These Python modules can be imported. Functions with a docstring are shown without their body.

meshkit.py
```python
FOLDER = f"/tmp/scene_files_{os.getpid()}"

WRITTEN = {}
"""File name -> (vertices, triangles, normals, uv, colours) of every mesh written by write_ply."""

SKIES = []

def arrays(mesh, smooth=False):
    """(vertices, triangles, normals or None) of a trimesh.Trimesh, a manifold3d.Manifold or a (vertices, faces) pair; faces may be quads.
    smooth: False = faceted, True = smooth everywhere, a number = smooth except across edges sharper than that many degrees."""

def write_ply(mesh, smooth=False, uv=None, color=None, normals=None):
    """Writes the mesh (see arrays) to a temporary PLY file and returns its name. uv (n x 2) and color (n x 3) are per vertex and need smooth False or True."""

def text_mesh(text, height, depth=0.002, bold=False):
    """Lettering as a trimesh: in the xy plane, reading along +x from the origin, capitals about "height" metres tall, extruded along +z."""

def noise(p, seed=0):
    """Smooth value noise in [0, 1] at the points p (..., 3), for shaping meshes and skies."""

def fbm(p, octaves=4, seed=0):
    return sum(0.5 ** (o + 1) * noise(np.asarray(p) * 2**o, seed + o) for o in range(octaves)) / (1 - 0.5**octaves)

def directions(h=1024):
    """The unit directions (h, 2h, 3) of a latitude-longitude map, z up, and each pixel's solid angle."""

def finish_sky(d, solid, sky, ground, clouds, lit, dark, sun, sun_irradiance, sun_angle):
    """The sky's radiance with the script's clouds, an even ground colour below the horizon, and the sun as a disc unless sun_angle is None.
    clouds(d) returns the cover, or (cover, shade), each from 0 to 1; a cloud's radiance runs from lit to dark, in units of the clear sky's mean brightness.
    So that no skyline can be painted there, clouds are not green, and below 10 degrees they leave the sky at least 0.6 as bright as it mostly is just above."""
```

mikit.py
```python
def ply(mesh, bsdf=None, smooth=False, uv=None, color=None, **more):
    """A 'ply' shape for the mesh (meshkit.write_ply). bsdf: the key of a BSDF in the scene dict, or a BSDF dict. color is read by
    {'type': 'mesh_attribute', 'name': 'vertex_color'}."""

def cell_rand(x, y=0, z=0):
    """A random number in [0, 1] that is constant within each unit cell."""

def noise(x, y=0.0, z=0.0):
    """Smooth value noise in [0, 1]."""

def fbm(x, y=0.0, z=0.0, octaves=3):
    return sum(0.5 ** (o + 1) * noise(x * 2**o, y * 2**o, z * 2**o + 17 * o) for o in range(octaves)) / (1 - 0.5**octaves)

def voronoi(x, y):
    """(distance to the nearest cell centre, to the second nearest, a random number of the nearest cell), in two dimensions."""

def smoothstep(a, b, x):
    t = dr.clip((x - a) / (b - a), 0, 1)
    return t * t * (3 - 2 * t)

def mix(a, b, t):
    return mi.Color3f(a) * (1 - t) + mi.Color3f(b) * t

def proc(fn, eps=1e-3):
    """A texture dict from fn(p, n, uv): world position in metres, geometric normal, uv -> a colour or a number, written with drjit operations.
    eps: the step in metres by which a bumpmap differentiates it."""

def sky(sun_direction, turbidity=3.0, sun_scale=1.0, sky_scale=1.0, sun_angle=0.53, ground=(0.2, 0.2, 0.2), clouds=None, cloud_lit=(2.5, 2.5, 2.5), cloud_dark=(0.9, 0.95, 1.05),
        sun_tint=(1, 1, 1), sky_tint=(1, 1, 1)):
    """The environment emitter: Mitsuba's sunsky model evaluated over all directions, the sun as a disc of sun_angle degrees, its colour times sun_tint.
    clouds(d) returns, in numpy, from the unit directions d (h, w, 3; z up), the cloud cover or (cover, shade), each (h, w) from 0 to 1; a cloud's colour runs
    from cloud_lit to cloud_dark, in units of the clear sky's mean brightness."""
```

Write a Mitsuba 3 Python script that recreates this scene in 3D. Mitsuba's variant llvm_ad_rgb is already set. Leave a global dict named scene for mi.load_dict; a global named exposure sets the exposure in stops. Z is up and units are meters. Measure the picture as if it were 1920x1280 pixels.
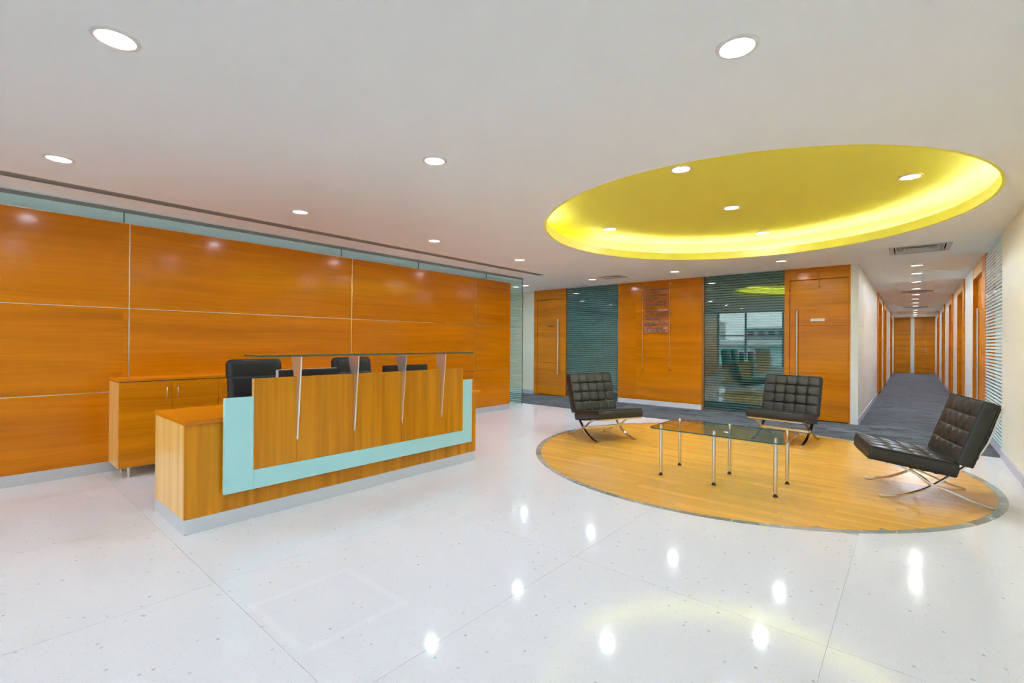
import math
import numpy as np
import trimesh
import drjit as dr
import mitsuba as mi
import mikit
import meshkit
from mikit import proc, noise, fbm, voronoi, cell_rand, smoothstep, mix
from shapely.geometry import Polygon, Point, box as sbox
from shapely import affinity

T = mi.ScalarTransform4f
scene, labels = {}, {}

# ------------------------------------------------------------------ camera, sky, lamps, exposure
exposure = -0.27
LAMP = 200.0            # radiance of the downlight diffusers
TUBE = 48.0             # radiance of the cove tubes
EYE = np.array([0.0, 0.0, 1.3])
RIGHT = np.array([0.76067557, 0.64909824, 0.00664382])
UP = np.array([-0.00311794, -0.00658128, 0.99997348])
FWD = np.array([-0.64912476, 0.76067612, 0.00298237])
scene['camera'] = {'type': 'perspective', 'fov': 2 * math.degrees(math.atan(960 / 879.38)), 'fov_axis': 'x', 'near_clip': 0.05, 'far_clip': 1000.0,
                   'to_world': T().look_at(origin=EYE.tolist(), target=(EYE + FWD).tolist(), up=UP.tolist())}


def cloud_cover(d):
    n = meshkit.fbm(d * np.array([3.0, 3.0, 7.0]), 4, seed=4)
    return 0.86 + 0.14 * n, np.clip(1.5 * (n - 0.35), 0, 1) * 0.6


scene['sky'] = mikit.sky([-0.4, -0.6, 0.7], turbidity=4.0, sun_scale=0.0, sky_scale=24.0, clouds=cloud_cover, cloud_lit=(1.20, 1.25, 1.32), cloud_dark=(0.91, 0.97, 1.06), ground=(0.3, 0.3, 0.29))

# ------------------------------------------------------------------ materials


def rgb(*c):
    return {'type': 'rgb', 'value': list(c)}


def principled(name, color, rough=0.5, **k):
    scene[name] = {'type': 'twosided', 'bsdf': {'type': 'principled', 'base_color': rgb(*color) if isinstance(color, tuple) else color, 'roughness': rough, **k}}


def wood(dark, light, vertical=False, cells=False, scale=1.0):
    def f(p, n, uv):
        u, v = (p.z, p.x + p.y) if vertical else (p.x + p.y, p.z)
        off = mi.Float(0)
        tone = mi.Float(0.5)
        if cells:
            a, b = dr.floor((p.x + p.y + 7.47) / 2.479), dr.floor((p.z + 0.045) / 0.835)
            off = 31 * cell_rand(a, b, 3)
            tone = cell_rand(a, b, 5)
        w = (0.1 if vertical else 0.35) * fbm(u * 0.5 * scale, v * 2.0 * scale + off, 1.0, 2)
        g1 = fbm(u * 0.45 * scale + off, (v + w * 0.5) * (16 if vertical else 9) * scale, off, 3)
        g2 = fbm(u * 2.2 * scale, (v + w * 0.3) * 55 * scale, off + 5, 2)
        g3 = noise(u * 5 * scale, v * 160 * scale, 2.0)
        t = dr.clip(0.15 + 0.75 * (g1 - 0.25) + 0.38 * (g2 - 0.4) + 0.12 * (g3 - 0.5) + 0.22 * (tone - 0.5) + 0.1, 0, 1)
        return mix(dark, light, t)
    return f


principled('wood_wall', proc(wood((0.47, 0.122, 0.001), (0.84, 0.272, 0.003), cells=True)), 0.15, specular=0.22)
principled('wood_plain', proc(wood((0.48, 0.132, 0.002), (0.84, 0.285, 0.005))), 0.2, specular=0.3)
principled('wood_upright', proc(wood((0.40, 0.128, 0.002), (0.70, 0.28, 0.005), vertical=True)), 0.24, specular=0.3)
principled('wood_pale', proc(wood((0.56, 0.29, 0.075), (0.84, 0.51, 0.17), vertical=True)), 0.28, specular=0.5)
principled('wood_edge', (0.34, 0.12, 0.018), 0.35)
principled('wood_dark', (0.20, 0.068, 0.010), 0.4)


def plank(tint):
    def f(p, n, uv):
        g = fbm(p.x * 1.6 + 13 * tint, p.y * 38, tint * 7, 3)
        h = noise(p.x * 5, p.y * 160, tint)
        t = dr.clip(0.5 + 1.0 * (g - 0.5) + 0.15 * (h - 0.5), 0, 1)
        return mix((0.54 * tint, 0.245 * tint, 0.026 * tint), (0.76 * tint, 0.405 * tint, 0.062 * tint), t)
    return f


for i, t_ in enumerate((0.9, 0.98, 1.04, 0.95)):
    principled(f'plank_{i}', proc(plank(t_)), 0.3, specular=0.4)


def terrazzo(p, n, uv):
    m = fbm(p.x * 1.3, p.y * 1.3, 0.0, 3)
    d1, _, r1 = voronoi(p.x * 17, p.y * 17)
    d2, _, r2 = voronoi(p.x * 75 + 40, p.y * 75)
    chip = dr.select(r1 < 0.10, 1 - smoothstep(0.06, 0.16, d1), 0) * (0.4 + 0.6 * cell_rand(r1 * 1000, 1, 1))
    fine = dr.select(r2 < 0.10, 1 - smoothstep(0.1, 0.24, d2), 0) * 0.45
    # the pale outline that a removed mat left behind
    ex, ey = dr.maximum(dr.abs(p.x + 2.195) - 0.265, 0), dr.maximum(dr.abs(p.y - 1.185) - 0.25, 0)
    inside = dr.minimum(0.265 - dr.abs(p.x + 2.195), 0.25 - dr.abs(p.y - 1.185))
    mark = (1 - smoothstep(0.008, 0.03, dr.abs(inside))) * dr.select(ex + ey < 0.04, 1, 0)
    base = 0.75 + 0.05 * (m - 0.5) + 0.03 * mark
    k = dr.clip(chip * 0.75 + fine, 0, 0.8)
    return mix((1.0, 0.99, 0.985), (0.45, 0.45, 0.46), k) * base


principled('terrazzo', proc(terrazzo), 0.085, specular=0.09)
principled('joint_grey', (0.55, 0.55, 0.55), 0.6)


def carpet_fn(p, n, uv):
    tile = cell_rand(dr.floor(p.x * 2), dr.floor(p.y * 2), 1)
    s = fbm(p.x * 4.5, p.y * 24, tile * 9, 3)
    g = noise(p.x * 220, p.y * 220, 3.0)
    t = dr.clip(0.45 + 1.6 * (s - 0.5) + 0.5 * (g - 0.5) + 0.1 * (tile - 0.5), 0, 1)
    return mix((0.034, 0.039, 0.041), (0.155, 0.168, 0.170), t)


principled('carpet_pile', proc(carpet_fn), 0.95, specular=0.1)


def marble_fn(shift):
    def f(p, n, uv):
        v = fbm(p.x * 6 + shift * 9, p.y * 6, shift, 4)
        line = 1 - smoothstep(0.0, 0.035, dr.abs(v - 0.5))
        return mix((0.15 + 0.10 * shift, 0.165 + 0.10 * shift, 0.13 + 0.10 * shift), (0.55, 0.56, 0.48), dr.clip(line * 0.7 + 0.5 * (v - 0.45), 0, 1))
    return f


for i in range(3):
    principled(f'marble_{i}', proc(marble_fn(0.2 + 0.7 * i)), 0.15)


def paint(base, amount=0.03, s=1.6):
    def f(p, n, uv):
        return mi.Color3f(*base) * (1 + amount * (fbm(p.x * s, p.y * s, p.z * s, 3) - 0.5))
    return f


principled('ceiling_white', proc(paint((0.88, 0.92, 0.955))), 0.8, specular=0.2)
principled('cream_paint', proc(paint((0.83, 0.82, 0.65))), 0.42, specular=0.4)
principled('pale_paint', proc(paint((0.86, 0.875, 0.78))), 0.45, specular=0.4)
principled('yellow_paint', proc(paint((0.90, 0.83, 0.13))), 0.6, specular=0.3)
principled('grey_paint', (0.30, 0.31, 0.31), 0.8)
principled('white_plastic', (0.80, 0.80, 0.79), 0.4)
principled('slot_grey', (0.26, 0.26, 0.26), 0.6)
principled('vent_white', (0.62, 0.62, 0.62), 0.5)
principled('dark_void', (0.05, 0.05, 0.05), 0.8)
principled('skirting_steel', (0.62, 0.66, 0.70), 0.32, metallic=0.55)
principled('skirting_grey', (0.52, 0.51, 0.56), 0.5)
principled('brushed_steel', (0.70, 0.67, 0.62), 0.22, metallic=1.0)
principled('polished_steel', (0.80, 0.80, 0.80), 0.2, metallic=0.85)
principled('chrome', (0.72, 0.70, 0.68), 0.08, metallic=1.0)
principled('turquoise_glass', (0.36, 0.70, 0.70), 0.08, specular=0.6, clearcoat=0.5)
principled('turquoise_edge', (0.62, 0.88, 0.86), 0.2)
principled('glass_edge', (0.01, 0.07, 0.045), 0.1)
principled('film_frost', (0.50, 0.70, 0.68), 0.7)
principled('film_pale', (0.66, 0.82, 0.78), 0.7)


def leather_fn(p, n, uv):
    g = fbm(p.x * 9, p.y * 9, p.z * 9, 3)
    return mix((0.008, 0.009, 0.0095), (0.019, 0.0195, 0.0185), g)


principled('leather', proc(leather_fn), 0.36, specular=0.55)
principled('leather_piping', (0.012, 0.012, 0.013), 0.35)
principled('button_metal', (0.85, 0.85, 0.80), 0.2, metallic=0.7)
principled('office_leather', (0.010, 0.011, 0.013), 0.42, specular=0.4)
principled('black_plastic', (0.010, 0.010, 0.011), 0.45)
principled('silver_plastic', (0.45, 0.46, 0.48), 0.35)
principled('black_rubber', (0.015, 0.015, 0.015), 0.7)
principled('sign_ink', (0.10, 0.045, 0.02), 0.6)
principled('plate_white', (0.85, 0.84, 0.80), 0.4)
principled('plate_bronze', (0.085, 0.045, 0.015), 0.4)
principled('ink_grey', (0.35, 0.37, 0.37), 0.6)
principled('ink_gold', (0.30, 0.19, 0.07), 0.5)
principled('frame_grey', (0.20, 0.24, 0.26), 0.4)
principled('facade_grey', (0.42, 0.43, 0.44), 0.8)
principled('facade_pale', (0.62, 0.60, 0.57), 0.8)
principled('facade_red', (0.50, 0.22, 0.18), 0.8)
principled('facade_window', (0.10, 0.13, 0.15), 0.2)
principled('roof_white', (0.85, 0.85, 0.85), 0.6)
principled('asphalt', (0.24, 0.23, 0.22), 0.9)
principled('fabric_white', (0.80, 0.82, 0.78), 0.8)
# the panes
scene['glass_clear'] = {'type': 'thindielectric', 'int_ior': 1.5, 'specular_transmittance': rgb(0.93, 0.97, 0.955)}
scene['glass_green'] = {'type': 'thindielectric', 'int_ior': 1.5, 'specular_transmittance': rgb(0.84, 0.93, 0.91)}
scene['glass_mirror'] = {'type': 'thindielectric', 'int_ior': 1.8, 'specular_transmittance': rgb(0.55, 0.72, 0.70)}
scene['acrylic'] = {'type': 'thindielectric', 'int_ior': 1.5, 'specular_transmittance': rgb(0.95, 0.90, 0.86)}
scene['frosted_acrylic'] = {'type': 'principledthin', 'base_color': rgb(0.9, 0.9, 0.9), 'roughness': 0.4, 'diff_trans': 1.2, 'spec_trans': 0.0}

# ------------------------------------------------------------------ helpers
count = {}


def numbered(name):
    k = count.get(name, 0)
    count[name] = k + 1
    return name if k == 0 else f'{name}_{k:03d}'


def thing(name, label=None, category=None, group=None, kind=None):
    key = numbered(name)
    d = {}
    if label: d['label'] = label
    if category: d['category'] = category
    if group: d['group'] = group
    if kind: d['kind'] = kind
    labels[key] = d
    return key


def struct(name, label):
    return thing(name, label, None, None, 'structure')


def put(key, mesh, mat, smooth=False, to_world=None, **more):
    d = mikit.ply(mesh, mat, smooth=smooth, **more) if not (isinstance(mesh, dict)) else dict(mesh)
    if to_world is not None: d['to_world'] = to_world
    scene[key] = d
    return d


def part(parent, name, mesh, mat=None, smooth=False, to_world=None, label=None, kind=None, **more):
    key = numbered(parent + '__' + name)
    put(key, mesh, mat, smooth, to_world, **more)
    if label or kind:
        labels[key] = {k: v for k, v in (('label', label), ('kind', kind)) if v}
    return key


def cbox(x0, x1, y0, y1, z0, z1, c=0.0):
    if c <= 0:
        return trimesh.creation.box(bounds=[[x0, y0, z0], [x1, y1, z1]])
    pts = []
    for sx, X in ((1, x0), (-1, x1)):
        for sy, Y in ((1, y0), (-1, y1)):
            for sz, Z in ((1, z0), (-1, z1)):
                pts += [(X + sx * c, Y + sy * c, Z), (X + sx * c, Y, Z + sz * c), (X, Y + sy * c, Z + sz * c)]
    return trimesh.convex.convex_hull(np.array(pts))


def cat(*m):
    return trimesh.util.concatenate([x for y in m for x in (y if isinstance(y, (list, tuple)) else [y])])


def extrude(poly, h, z=0.0):
    m = [trimesh.creation.extrude_polygon(g, h, engine='earcut') for g in getattr(poly, 'geoms', [poly]) if g.area > 1e-7]
    m = cat(m)
    m.apply_translation([0, 0, z])
    return m


def cyl(p0, p1, r, n=16, r1=None):
    p0, p1 = np.array(p0, float), np.array(p1, float)
    z = p1 - p0
    L = np.linalg.norm(z)
    z /= L
    x = np.cross(z, [0, 0, 1] if abs(z[2]) < 0.9 else [1, 0, 0])
    x /= np.linalg.norm(x)
    y = np.cross(z, x)
    a = np.arange(n) * 2 * np.pi / n
    ring = np.cos(a)[:, None] * x + np.sin(a)[:, None] * y
    v = np.vstack([p0 + ring * r, p1 + ring * (r if r1 is None else r1), p0, p1])
    i = np.arange(n)
    j = (i + 1) % n
    f = np.vstack([np.stack([i, j, j + n], 1), np.stack([i, j + n, i + n], 1), np.stack([j, i, i * 0 + 2 * n], 1), np.stack([i + n, j + n, i * 0 + 2 * n + 1], 1)])
    return trimesh.Trimesh(v, f, process=False)


def lathe(profile, n=24, at=(0, 0, 0)):
    """profile: (r, z) from bottom to top."""
    m = trimesh.creation.revolve(np.array(profile, float), sections=n)
    m.apply_translation(at)
    return m


def spline(pts, n=40):
    from scipy.interpolate import CubicSpline
    p = np.array(pts, float)
    t = np.r_[0, np.cumsum(np.linalg.norm(np.diff(p, axis=0), axis=1))]
    return CubicSpline(t, p)(np.linspace(0, t[-1], n))


def tube(points, r, n=8, closed=False):
    p = np.array(points, float)
    t = (np.roll(p, -1, 0) - np.roll(p, 1, 0)) if closed else np.gradient(p, axis=0)
    t /= np.linalg.norm(t, axis=1, keepdims=True)
    up = np.where(np.abs(t[:, 2:]) < 0.9, [0, 0, 1.0], [1.0, 0, 0])
    a = np.cross(t, up)
    a /= np.linalg.norm(a, axis=1, keepdims=True)
    b = np.cross(t, a)
    ang = np.arange(n) * 2 * np.pi / n
    v = (p[:, None] + r * (np.cos(ang)[None, :, None] * a[:, None] + np.sin(ang)[None, :, None] * b[:, None])).reshape(-1, 3)
    N = len(p)
    i, j = np.meshgrid(np.arange(N if closed else N - 1), np.arange(n), indexing='ij')
    i2, j2 = (i + 1) % N, (j + 1) % n
    q = np.stack([i * n + j, i * n + j2, i2 * n + j2, i2 * n + j], -1).reshape(-1, 4)
    f = np.vstack([q[:, [0, 1, 2]], q[:, [0, 2, 3]]])
    if not closed:
        k = np.arange(1, n - 1)
        f = np.vstack([f, np.stack([k * 0, k + 1, k], 1), np.stack([k * 0 + (N - 1) * n, (N - 1) * n + k, (N - 1) * n + k + 1], 1)])
    m = trimesh.Trimesh(v, f, process=False)
    m.fix_normals()
    return m


def ellipse(cx, cy, a, b, n=160):
    t = np.arange(n) * 2 * np.pi / n
    return Polygon(np.stack([cx + a * np.cos(t), cy + b * np.sin(t)], 1))


def rot_z(deg, loc=(0, 0, 0)):
    return T().translate(list(loc)).rotate([0, 0, 1], deg)


# ------------------------------------------------------------------ the setting
ZC = 2.63                      # ceiling
XL, XR, YB, YF = -6.04, 0.795, 9.5, -0.95    # left partition, right wall, wall with the doors, window front
CX, CY, RO, RI = -1.632, 5.835, 2.255, 2.197     # round floor inlay
YC = 7.85                      # where the carpet begins

circle_o, circle_i = ellipse(CX, CY, RO, RO, 180), ellipse(CX, CY, RI, RI, 180)
floor = struct('floor', 'white terrazzo floor with small dark chips and thin joints')
put(floor, extrude(sbox(-9.6, YF, XR + 0.1, YC).difference(circle_o), 0.06, -0.0625), 'joint_grey')
xs = [-0.275 + 1.285 * k for k in range(-8, 3)]
ys = [0.89 + 1.54 * k for k in range(-2, 6)]
hall = sbox(-9.6, YF, XR, YC).difference(circle_o)
for i in range(len(xs) - 1):
    for j in range(len(ys) - 1):
        g = sbox(xs[i] + 0.0009, ys[j] + 0.0009, xs[i + 1] - 0.0009, ys[j + 1] - 0.0009).intersection(hall)
        if g.area > 0.004:
            part(floor, 'slab', extrude(g, 0.0025, -0.0025), 'terrazzo')

carpet = struct('floor_carpet', 'grey streaky carpet in the passage and the corridor')
car = sbox(-9.6, YC, XR, YB).difference(circle_o).union(sbox(-0.67, YB - 0.01, 0.9, 29.1)).union(sbox(-9.6, YB - 0.01, -0.67, 14)).union(sbox(XR, 6.5, 4.2, 10.8))
put(carpet, extrude(car.buffer(0.0005), 0.06, -0.06), 'carpet_pile')

inlay = struct('floor_inlay', 'round honey coloured strip wood floor inlay with a stone border')
put(inlay, extrude(ellipse(CX, CY, RO - 0.001, RO - 0.001, 180), 0.05, -0.0525), 'slot_grey')
rng = np.random.default_rng(5)
w_ = 0.0875
row = 0
y = CY - RI
clip_i = ellipse(CX, CY, RI - 0.002, RI - 0.002, 180)
while y < CY + RI:
    x = CX - RI - rng.uniform(0, 1.4)
    while x < CX + RI:
        L = rng.uniform(0.9, 1.5)
        g = sbox(x + 0.0004, y + 0.0004, x + L - 0.0004, y + w_ - 0.0004).intersection(clip_i)
        if g.area > 0.003:
            part(inlay, 'plank', extrude(g.simplify(0.0005), 0.0025, -0.0025), f'plank_{rng.integers(0, 4)}')
        x += L
    y += w_
NB = 26
for k in range(NB):
    a0, a1 = 2 * np.pi * (k + 0.004) / NB, 2 * np.pi * (k + 0.996) / NB
    t = np.linspace(a0, a1, 9)
    ring = np.vstack([np.stack([CX + RO * np.cos(t), CY + RO * np.sin(t)], 1), np.stack([CX + RI * np.cos(t[::-1]), CY + RI * np.sin(t[::-1])], 1)])
    part(inlay, 'border_stone', extrude(Polygon(ring), 0.003, -0.0025), f'marble_{rng.integers(0, 3)}')

# ceiling with its holes: oval cove, slot, diffusers
ECX, ECY, EA, EB = -1.52, 5.62, 2.075, 2.185
SLOT = (-5.60, -5.462, -0.9, 7.35)
VENTS = [(0.07, 8.52, 0.62, 0.66), (-4.55, 8.42, 0.46, 0.40), (0.09, 15.2, 0.6, 0.6), (0.1, 21.4, 0.6, 0.6)]
plan = sbox(-9.7, YF - 0.1, 4.3, 29.3)
holes = [ellipse(ECX, ECY, EA, EB, 200), sbox(SLOT[0], SLOT[2], SLOT[1], SLOT[3])] + [sbox(x - w / 2, y - d / 2, x + w / 2, y + d / 2) for x, y, w, d in VENTS]
g = plan
for h in holes: g = g.difference(h)
ceiling = struct('ceiling', 'flat white plaster ceiling')
put(ceiling, extrude(g, 0.025, ZC), 'ceiling_white')
part(ceiling, 'roof_slab', cbox(-9.75, 4.35, YF - 0.15, 29.4, 3.0, 3.1), 'grey_paint')

# oval cove
cove = struct('ceiling_cove', 'oval yellow ceiling cove with hidden tubes behind its rim')
TOPZ = ZC + 0.29


def ring_wall(a, b, th, z0, z1, n=200):
    return extrude(ellipse(ECX, ECY, a + th, b + th, n).difference(ellipse(ECX, ECY, a, b, n)), z1 - z0, z0)


part(cove, 'rim', ring_wall(EA - 0.0005, EB - 0.0005, 0.02, ZC - 0.001, ZC + 0.105), 'yellow_paint', smooth=40)
part(cove, 'outer_wall', ring_wall(EA + 0.30, EB + 0.30, 0.03, ZC + 0.0255, TOPZ), 'yellow_paint', smooth=40)
part(cove, 'trough', extrude(ellipse(ECX, ECY, EA + 0.30, EB + 0.30, 200).difference(ellipse(ECX, ECY, EA + 0.0205, EB + 0.0205, 200)), 0.004, ZC + 0.0252), 'yellow_paint')
part(cove, 'top', extrude(ellipse(ECX, ECY, EA + 0.335, EB + 0.335, 200), 0.02, TOPZ), 'yellow_paint')
NT = 15
for k in range(NT):
    a0, a1 = 2 * np.pi * (k + 0.03) / NT, 2 * np.pi * (k + 0.97) / NT
    am = math.degrees((a0 + a1) / 2)
    if 160 < am < 185: continue
    p0, p1 = [(ECX + (EA + 0.13) * math.cos(a), ECY + (EB + 0.13) * math.sin(a), ZC + 0.065) for a in (a0, a1)]
    lamp = thing('fluorescent_tube', 'slim white fluorescent tube glowing behind the rim of the yellow ceiling cove', 'lamp', 'tubes in the ceiling cove')
    part(lamp, 'glass_tube', cyl(p0, p1, 0.013, 10), 'white_plastic', smooth=40, emitter={'type': 'area', 'radiance': rgb(TUBE * 0.9, TUBE, TUBE * 1.1)})
    q0, q1 = np.array(p0), np.array(p1)
    d = (q1 - q0) / np.linalg.norm(q1 - q0)
    s_ = np.array([-d[1], d[0], 0]) * 0.018
    part(lamp, 'batten', trimesh.convex.convex_hull(np.array([q + s * s_ + [0, 0, z] for q in (q0 - d * 0.01, q1 + d * 0.01) for s in (-1, 1) for z in (-0.035, -0.018)])), 'white_plastic')

# slot diffuser in the ceiling along the partition
slot = thing('slot_diffuser', 'long narrow grey linear air slot in the ceiling above the wooden partition', 'air vent')
x0, x1, y0, y1 = SLOT
part(slot, 'housing', cat(cbox(x0 - 0.012, x0, y0, y1 + 0.01, ZC + 0.026, ZC + 0.10), cbox(x1, x1 + 0.012, y0, y1 + 0.01, ZC + 0.026, ZC + 0.10), cbox(x0 - 0.012, x1 + 0.012, y0, y1 + 0.01, ZC + 0.10, ZC + 0.11), cbox(x0 - 0.012, x1 + 0.012, y1, y1 + 0.012, ZC + 0.026, ZC + 0.1)), 'dark_void')
for xx in (x0 + 0.012, x0 + 0.047, x0 + 0.082, x0 + 0.117):
    part(slot, 'blade', cbox(xx, xx + 0.022, y0 + 0.002, y1 - 0.003, ZC + 0.004, ZC + 0.022, 0.002), 'slot_grey')
part(slot, 'frame', cat(cbox(x0, x0 + 0.007, y0, y1, ZC - 0.003, ZC + 0.026), cbox(x1 - 0.007, x1, y0, y1, ZC - 0.003, ZC + 0.026), cbox(x0, x1, y1 - 0.007, y1, ZC - 0.003, ZC + 0.026)), 'slot_grey')

# square four-way diffusers
VENT_LABELS = ['square white ceiling air diffuser at the mouth of the corridor', 'small square ceiling air diffuser in front of the left glass panel', 'square ceiling air diffuser halfway down the corridor', 'square ceiling air diffuser near the far end of the corridor']
for (x, y, w, d), lab in zip(VENTS, VENT_LABELS):
    v = thing('ceiling_diffuser', lab, 'air vent', 'square ceiling diffusers')

    def sq(a, b, z0, z1, t):
        return cat(cbox(x - a, x + a, y - b, y - b + t, z0, z1), cbox(x - a, x + a, y + b - t, y + b, z0, z1), cbox(x - a, x - a + t, y - b + t, y + b - t, z0, z1), cbox(x + a - t, x + a, y - b + t, y + b - t, z0, z1))
    part(v, 'housing', cat(sq(w / 2 + 0.012, d / 2 + 0.012, ZC + 0.026, ZC + 0.14, 0.012), cbox(x - w / 2, x + w / 2, y - d / 2, y + d / 2, ZC + 0.13, ZC + 0.14)), 'dark_void')
    part(v, 'frame', sq(w / 2 + 0.012, d / 2 + 0.012, ZC - 0.008, ZC - 0.0005, 0.055), 'vent_white')
    a, b = w / 2 - 0.055, d / 2 - 0.055
    k = 0
    while min(a, b) > 0.05:
        lo = []
        for (ux, uy, hl, off) in ((1, 0, a, b), (1, 0, a, -b), (0, 1, b, a), (0, 1, b, -a)):
            sgn = math.copysign(1, off)
            nx, ny = (0, sgn) if ux else (sgn, 0)
            q = []
            for e in (-1, 1):
                for (o, z) in ((abs(off), ZC - 0.004), (abs(off) - 0.003, ZC - 0.004), (abs(off) - 0.034, ZC + 0.034), (abs(off) - 0.037, ZC + 0.034)):
                    r = hl - (abs(off) - o)
                    q.append((x + ux * e * r + nx * o, y + uy * e * r + ny * o, z))
            lo.append(trimesh.convex.convex_hull(np.array(q)))
        part(v, 'louvre', cat(lo), 'vent_white')
        a, b = a - 0.043, b - 0.043
    part(v, 'centre_plate', cbox(x - a - 0.01, x + a + 0.01, y - b - 0.01, y + b + 0.01, ZC + 0.002, ZC + 0.008), 'vent_white')


# downlights
def downlight(x, y, z, label, group, r=0.068, power=1.0):
    k = thing('downlight', label, 'ceiling light', group)
    part(k, 'trim_ring', lathe([(r, -0.004), (r + 0.006, -0.008), (r + 0.020, -0.006), (r + 0.023, 0.0), (r, 0.0), (r, -0.004)], 32, (x, y, z)), 'white_plastic', smooth=40)
    a = np.arange(24) * 2 * np.pi / 24
    vv = np.vstack([np.stack([x + r * np.cos(a), y + r * np.sin(a), a * 0 + z - 0.003], 1), [[x, y, z - 0.0045]]])
    i = np.arange(24)
    part(k, 'diffuser', trimesh.Trimesh(vv, np.stack([(i + 1) % 24, i, i * 0 + 24], 1), process=False), 'white_plastic', emitter={'type': 'area', 'radiance': rgb(LAMP * power * 0.85, LAMP * power, LAMP * power * 1.26)})


HALL = [(-2.677, 0.43, 'large round downlight at the top left corner of the white ceiling'), (-0.60, 2.24, 'round downlight in the plain ceiling between camera and yellow cove'),
        (-4.77, 0.45, 'round downlight above the near end of the wooden partition'), (-2.665, 2.236, 'round downlight in the middle of the ceiling above the desk front'),
        (-4.78, 2.24, 'round downlight above the desk, second along the partition'), (-4.76, 4.0, 'round downlight above the right end of the desk, third along the partition'),
        (-4.78, 5.78, 'round downlight fourth along the partition, left of the yellow cove'), (-6.81, 8.446, 'small round downlight in front of the left door'),
        (-5.065, 8.5, 'round downlight beside the small square diffuser'), (-3.32, 8.48, 'round downlight before the wood panel with the directory'),
        (-1.59, 8.44, 'round downlight above the right door'), (-0.60, 0.43, 'round downlight beside the window front')]
for x, y, lab in HALL: downlight(x, y, ZC, lab, 'ceiling downlights in the hall', power=2.0 if y > 8 else 0.95)
NTH = ['first', 'second', 'third', 'fourth', 'fifth', 'sixth', 'seventh', 'eighth', 'ninth', 'tenth', 'eleventh', 'twelfth']
for x, y, lab in ((-0.015, 4.84, 'right-hand downlight inside the yellow cove'), (-1.34, 4.85, 'middle downlight inside the yellow cove'), (-2.671, 4.87, 'left-hand downlight inside the yellow cove'), (-1.36, 6.17, 'far downlight inside the yellow cove'), (-1.342, 3.541, 'downlight at the near edge of the yellow cove')):
    f = (TOPZ - 1.3) / (ZC - 1.3)
    downlight(x * f, y * f, TOPZ, lab, 'downlights in the yellow cove', r=0.075, power=1.9)
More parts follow.
